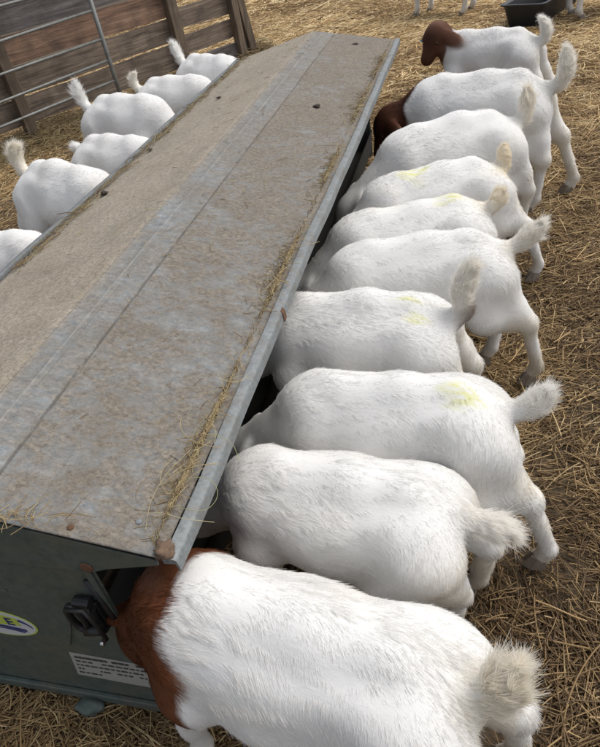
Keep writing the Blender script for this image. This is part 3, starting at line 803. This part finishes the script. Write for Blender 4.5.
    v = v + N * ((rbody * .0018 * lumpn(v + off) + (rbody + rtail * .5) * .0003 * ridge_n((v + off) * np.array((.5, 1.2, 1))))[:, None])
    N = normals()
    flow = wt @ np.stack([q[2] / np.linalg.norm(q[2]) for q in prims]); fl = wt @ np.array([q[3] for q in prims])
    # colour of the coat
    def tint_at(p, rt, rn, rh):
        c = np.tile(WHITE, (len(p), 1)); w_ = stain(p + off)
        m = np.clip(.5 + (p[:, 0] - brown_from + .012 * w_ + bslope * (p[:, 2] - .35) * (brown_from < .6)) / .012, 0, 1) * np.clip((p[:, 2] - zmin + .015 * w_) / .012, 0, 1) * ((rn + rh) > gate)
        if brown_from < .6: m = np.maximum(m, np.clip(rh * 3 - .6, 0, 1))
        c = c * (1 - m[:, None]) + m[:, None] * (BROWN if brown is None else np.array(brown)) * (1 + .25 * w_[:, None])
        if cream:
            mt = np.clip(rt * 1.5 - .15 + .25 * w_, 0, 1) * cream; c = c * (1 - mt[:, None]) + CREAM * mt[:, None]
        mr = np.clip((.09 - p[:, 0]) / .10, 0, 1) * np.clip((.42 - p[:, 2]) / .1, 0, 1) * np.clip(.30 + .3 * w_, 0, .6) * (1 - np.clip(rn + rh, 0, 1)); c = c * (1 - mr[:, None]) + CREAM * .92 * mr[:, None]
        # muddy lower legs
        ml = np.clip((.14 - p[:, 2]) / .16, 0, 1) * np.clip(.42 + .4 * w_, .1, .9); c = c * (1 - ml[:, None]) + np.array((.48, .39, .28)) * ml[:, None]
        for (sx, sy, rad, kind) in spots:
            d2 = np.sqrt(((p[:, 0] - sx) / 1.25) ** 2 + (p[:, 1] - sy) ** 2) + .012 * w_
            ms = np.clip((rad - d2 + .014 * ridge_n((p + off) * np.array((.5, 2.2, 1)))) / (rad * .9), 0, 1) * (p[:, 2] > .38) * (1.0 if kind == 'lime' else .6) * np.clip(.62 + .75 * fur_lock2((p + off) * np.array((.3, 1, .8)))[:, 0], .05, 1)
            col = LIME if kind == 'lime' else CREAM
            c = c * (1 - ms[:, None]) + col * ms[:, None]
        if dirt:
            d2 = np.linalg.norm((p - np.array((-.02, .01, .36))) / np.array((.05, .035, .07)), axis=1) + .45 * w_
            ms = np.clip(1.1 - d2, 0, 1) * dirt; c = c * (1 - ms[:, None]) + np.array((.16, .10, .06)) * ms[:, None]
        return c
    c = tint_at(v, rtail, rneck, rhead)
    me = mesh_np('body', v, F); smooth(me)
    at = me.attributes.new('tint', 'FLOAT_COLOR', 'POINT'); at.data.foreach_set('color', np.concatenate([c * .84, np.ones((len(c), 1))], 1).astype(np.float32).ravel())
    body = link_mesh('body', me, MAT['skin'], goat)
    # coat of hair
    a, b, c4, d = (v[F[:, i]] for i in range(4)); area = np.linalg.norm(np.cross(c4 - a, d - b), axis=1) * .5
    dens = area * (1 + 6 * rtail[F[:, 0]] + .4 * rleg[F[:, 0]])
    n = fur; fi = r.choice(len(F), n, p=dens / dens.sum()); u, w2 = r.random(n), r.random(n)
    bw = np.stack([(1 - u) * (1 - w2), u * (1 - w2), u * w2, (1 - u) * w2], 1)
    def interp(A): return sum(bw[:, i].reshape(-1, *([1] * (A.ndim - 1))) * A[F[fi, i]] for i in range(4))
    p0 = interp(v); nn = interp(N); nn /= np.linalg.norm(nn, axis=1)[:, None]; ff = interp(flow); L = interp(fl) * r.uniform(.6, 1.2, n) * .95
    rt, rn_, rh_ = interp(rtail), interp(rneck), interp(rhead)
    q = p0 + off
    L *= 1 + .25 * fur_len(q)
    wave = fur_wave(q * np.array((.6, 1, 1))) * (.42 * (1 - rt) * (1 - rh_) + .25 * rt)[:, None]
    ff = ff + wave; ff -= nn * (ff * nn).sum(1)[:, None]; ff /= np.linalg.norm(ff, axis=1)[:, None] + 1e-9
    qa = q * np.array((.38, 1, .8)) * (1 - rt[:, None]) + q * rt[:, None]; lock = fur_lock(qa); lock2 = fur_lock2(qa)
    lift = .11 + .10 * rt + .06 * r.normal(size=n) + .05 * fur_len(q * 1.9)
    lift = np.clip(lift, .05, 1)
    # tail fans out
    fan = r.normal(size=(n, 3)) * (.07 * rt)[:, None]; 
    L *= (1.05 + .25 * rt) * np.where(rt > .3, r.uniform(.45, 1.15, n), 1)
    k = 4; PP = np.zeros((n, k, 3)); PP[:, 0] = p0 - nn * .001
    dirs = ff + nn * lift[:, None] + (.15 + .20 * rt)[:, None] * lock * (1 - rh_ * .7)[:, None] + .08 * lock2 + fan + .07 * r.normal(size=(n, 3))
    for j in range(1, k):
        dj = dirs + ff * (.25 * (j - 1)) - np.array((0, 0, .10)) * (j - 1) * (1 - rt[:, None]) + lock * (.05 + .1 * rt)[:, None] * (j - 1)
        un = (dj * nn).sum(1); dj = dj + nn * (np.maximum(un, .14 - .05 * (j - 1)) - un)[:, None]
        dj /= np.linalg.norm(dj, axis=1)[:, None]
        PP[:, j] = PP[:, j - 1] + dj * (L / (k - 1))[:, None]
    PP[:, :, 2] = np.maximum(PP[:, :, 2], .004)
    ct = tint_at(p0, rt, rn_, rh_); ct *= r.uniform(.93, 1.05, (n, 1)) * (1 + .11 * rt[:, None])
    isb = ct[:, 0] < .3
    ct[isb] *= r.uniform(.7, 1.9, (isb.sum(), 1))
    rad = (.00030 + .00022 * r.random(n)) * (34000 / n) ** .3
    if view_head or n > 0:
        # no hair over the eyes and nose tip
        nose = hb + hd * .155; ok = np.linalg.norm(p0 - nose, axis=1) > .02
        for s in (1, -1):
            ec = hb + hd * .052 + side * s * .036 * hl + up * .012; ok &= np.linalg.norm(p0 - ec, axis=1) > .012
        PP, rad, ct = PP[ok], rad[ok], ct[ok]
    curves_obj('coat', PP, rad, ct, MAT['coat'], goat)
    # hooves
    for (hx, hy) in list(((h[0] + .034, h[1]) for h in hind)) + [(f_[0] + .018, f_[1]) for f_ in front]:
        bm = bmesh.new()
        for s in (-1, 1):
            lo_ = [(hx - .020, hy + s * .011), (hx + .028, hy + s * .008)]
            ring0 = [bm.verts.new((hx - .022, hy + s * .002, -.004)), bm.verts.new((hx - .020, hy + s * .020, -.004)), bm.verts.new((hx + .012, hy + s * .022, -.004)), bm.verts.new((hx + .034, hy + s * .008, -.004)), bm.verts.new((hx + .024, hy + s * .002, -.004))]
            ring1 = [bm.verts.new((v_.co.x * .0 + hx - .008 + (v_.co.x - hx) * .62, hy + s * .002 + (v_.co.y - hy - s * .002) * .8, .030)) for v_ in ring0]
            for k2 in range(5): bm.faces.new((ring0[k2], ring0[(k2 + 1) % 5], ring1[(k2 + 1) % 5], ring1[k2]))
            bm.faces.new(ring0[::-1]); bm.faces.new(ring1)
        from_bm('hoof', bm, MAT['hoof'], goat)
    # eyes
    for s in (1, -1):
        ec = hb + hd * .052 + side * s * .0385 * hl + up * .012 * hl
        bm = bmesh.new(); bmesh.ops.create_uvsphere(bm, u_segments=12, v_segments=8, radius=.010, matrix=Matrix.Translation(ec)); from_bm('eye', bm, MAT['eye'], goat, True)
    if tags:
        s, mt = tags
        e0 = hb + side * s * .122 - up * .040 + hd * .020
        bm = bmesh.new(); cs = e0 + hd * .008
        for i3 in range(4): pass
        vs = bm_box(bm, (-.010, -.0015, -.020), (.010, .0015, .020), bev=.001)
        mm = Matrix([[side[i], hd[i], up[i], cs[i] + hd[i] * .006] for i in range(3)] + [[0, 0, 0, 1]])
        bmesh.ops.transform(bm, matrix=mm, verts=bm.verts); from_bm('ear_tag', bm, MAT[mt], goat)
    goat.scale = (sc * lx, sc, sc * nz)
    return goat

GR = 'white goats feeding along the right side of the feeder'
GL = 'white goats feeding along the left side of the feeder'
GOATS = [
 dict(label='nearest white goat at the feeder corner with a reddish-brown neck', tail_at=(.004, .435), shoulder=(-.47, .525), scale=1.06, wid=1.10, tail_dir=(-.45, -.25, .95), curl=.1, neck=(.088, .005, -.085), head_dir=(.08, -.75, -.6), gate=-1, zmin=.25, nw=1.25, lx=1.08, bslope=-.2,
      hind=((-.11, .09), (-.06, -.10)), front=((.46, .085), (.42, -.075)), fur=130000, brown_from=.398, cell=.007, seed=1, tail_len=.115, brown=(.17, .062, .027), cream=.55),
 dict(label='second white goat from the front with a drooping pointed tail', tail_at=(-.02, .80), shoulder=(-.52, .865), wid=1.12, tail_dir=(-1, .12, .02), curl=-.15, fur=100000, hind=((.02, .03), (-.02, -.10)), cell=.007, seed=2, tail_len=.10, scale=1.02, height=.93, cream=.2),
 dict(label='third white goat, faint yellow smear on its rump, one hind leg stretched back', tail_at=(.062, 1.07), shoulder=(-.52, 1.08), tail_dir=(-.78, 0, .55), curl=.5, fur=90000, hind=((-.11, .075), (.0, -.08)), spots=((.10, .02, .04, 'lime'),), seed=3, wid=1.04, tail_len=.125, scale=1.02, cell=.007, cream=.15),
 dict(label='white goat with a tall fluffy upright tail and a dirty rear', tail_at=(-.065, 1.40), shoulder=(-.53, 1.40), tail_dir=(.05, 0, 1), curl=-.5, arch=.010, fur=80000, spots=((.10, .04, .035, 'lime'),), dirt=1, seed=4, wid=1.12, tail_len=.22, scale=1.04, cream=.3),
 dict(label='white goat with its tail held straight out and a hind leg braced on the straw', tail_at=(.07, 1.765), shoulder=(-.52, 1.64), tail_dir=(-.8, 0, .6), curl=.2, fur=60000, hind=((-.09, .09), (.02, -.03)), seed=5, cream=.3, tail_len=.15, scale=1.05),
 dict(label='white goat with a yellow patch and a cream rump squeezed between its neighbours', tail_at=(.01, 2.05), shoulder=(-.50, 1.87), tail_dir=(-.3, .2, .5), fur=44000, spots=((.13, 0, .045, 'lime'), (.04, 0, .06, 'cream')), seed=6, arch=-.010, cream=.7, wid=.97, tail_len=.12, scale=1.03),
 dict(label='white goat with a yellow smear behind its shoulder and a tan tuft on its tail', tail_at=(.058, 2.37), shoulder=(-.49, 2.12), tail_dir=(-.1, 0, 1), curl=.2, fur=42000, spots=((.33, .02, .045, 'lime'),), seed=7, cream=1.0, wid=.95, tail_len=.13, scale=1.03, hind=((-.13, .10), (-.02, -.08))),
 dict(label='white goat with a cream upright tail beside the brown-headed goat', tail_at=(.125, 2.73), shoulder=(-.47, 2.47), tail_dir=(-.3, 0, .9), curl=.5, fur=42000, seed=8, arch=.012, cream=.45, scale=1.12, tail_len=.17, hind=((.0, .08), (-.07, -.12))),
 dict(label='white goat with a dark brown head, reaching under the far end of the lid', tail_at=(.27, 3.04), shoulder=(-.34, 3.10), tail_dir=(-.45, 0, .9), curl=.9, neck=(.14, .02, -.045), head_dir=(.40, .1, -.85), hl=1.1, fur=50000, brown_from=.50, seed=9, cream=.3, brown=(.095, .036, .02),
      hind=((.02, .11), (-.12, -.07)), front=((.43, .07), (.36, -.08)), scale=1.2, tail_len=.20, tags=(1, 'red'), view_head=True),
 dict(label='brown-headed goat with a blue ear tag standing beyond the end of the feeder', tail_at=(.285, 4.02), shoulder=(-.25, 4.18), tail_dir=(-.2, 0, 1), curl=1.1, neck=(.085, .02, .095), head_dir=(.28, .52, -.72), fur=44000, hl=1.2, brown_from=.485, seed=10, cream=.2, brown=(.10, .043, .026),
      scale=1.10, tail_len=.17, tags=(-1, 'blue'), wid=.95, group='brown-headed goats', view_head=True),
 # left row
 dict(label='white goat cut off by the left edge of the photo, only its back showing', tail_at=(-2.13, 1.93), shoulder=(-1.62, 1.93), tail_dir=(-.6, 0, -.5), fur=24000, seed=11, group=GL),
 dict(label='nearest full goat on the left side with a curled cream tail', tail_at=(-2.06, 2.54), shoulder=(-1.58, 2.32), tail_dir=(-.45, 0, .9), curl=1.9, fur=40000, seed=12, arch=.008, group=GL, cream=.5, tail_len=.22, scale=1.16),
 dict(label='low white goat on the left side with only the tip of its tail raised', tail_at=(-2.06, 3.02), shoulder=(-1.58, 2.86), tail_dir=(-.9, 0, .25), fur=30000, seed=13, group=GL, scale=1.04, tail_len=.08),
 dict(label='white goat on the left side with a tall bent tail, in front of the hurdle', tail_at=(-2.26, 3.55), shoulder=(-1.74, 3.38), tail_dir=(-.55, 0, .9), curl=.9, fur=30000, seed=14, group=GL, tail_len=.21, scale=1.16),
 dict(label='white goat on the left side with a short rounded tail, second from the far end', tail_at=(-2.14, 4.00), shoulder=(-1.62, 3.87), tail_dir=(-.5, 0, .75), curl=1.9, fur=24000, seed=15, group=GL, cream=.35, scale=1.08, tail_len=.19),
 dict(label='farthest white goat on the left side with a slim upright tail', tail_at=(-2.0, 4.46), shoulder=(-1.53, 4.15), tail_dir=(-.5, 0, .9), curl=-.1, fur=24000, seed=16, arch=-.008, group=GL, tail_len=.21, scale=1.13),
 # beyond
 dict(label='goat in the distance beyond the feeder, only its pale legs in the photo', tail_at=(-.15, 7.45), shoulder=(-.75, 7.80), fur=14000, seed=17, group='goats standing far off', scale=1.35, spots=(), brown_from=.5, hind=((.0, .08), (.03, -.09)), cream=.5, neck=(.12, 0, .08), head_dir=(.8, 0, -.5)),
 dict(label='goat at the top right corner with one pale hind leg beside the black tub', tail_at=(.78, 6.75), shoulder=(1.35, 7.0), fur=14000, seed=18, group='goats standing far off', scale=1.35, brown_from=.5, cream=.5, neck=(.12, 0, .08), head_dir=(.8, 0, -.5)),
]
for g in GOATS: make_goat(**g)
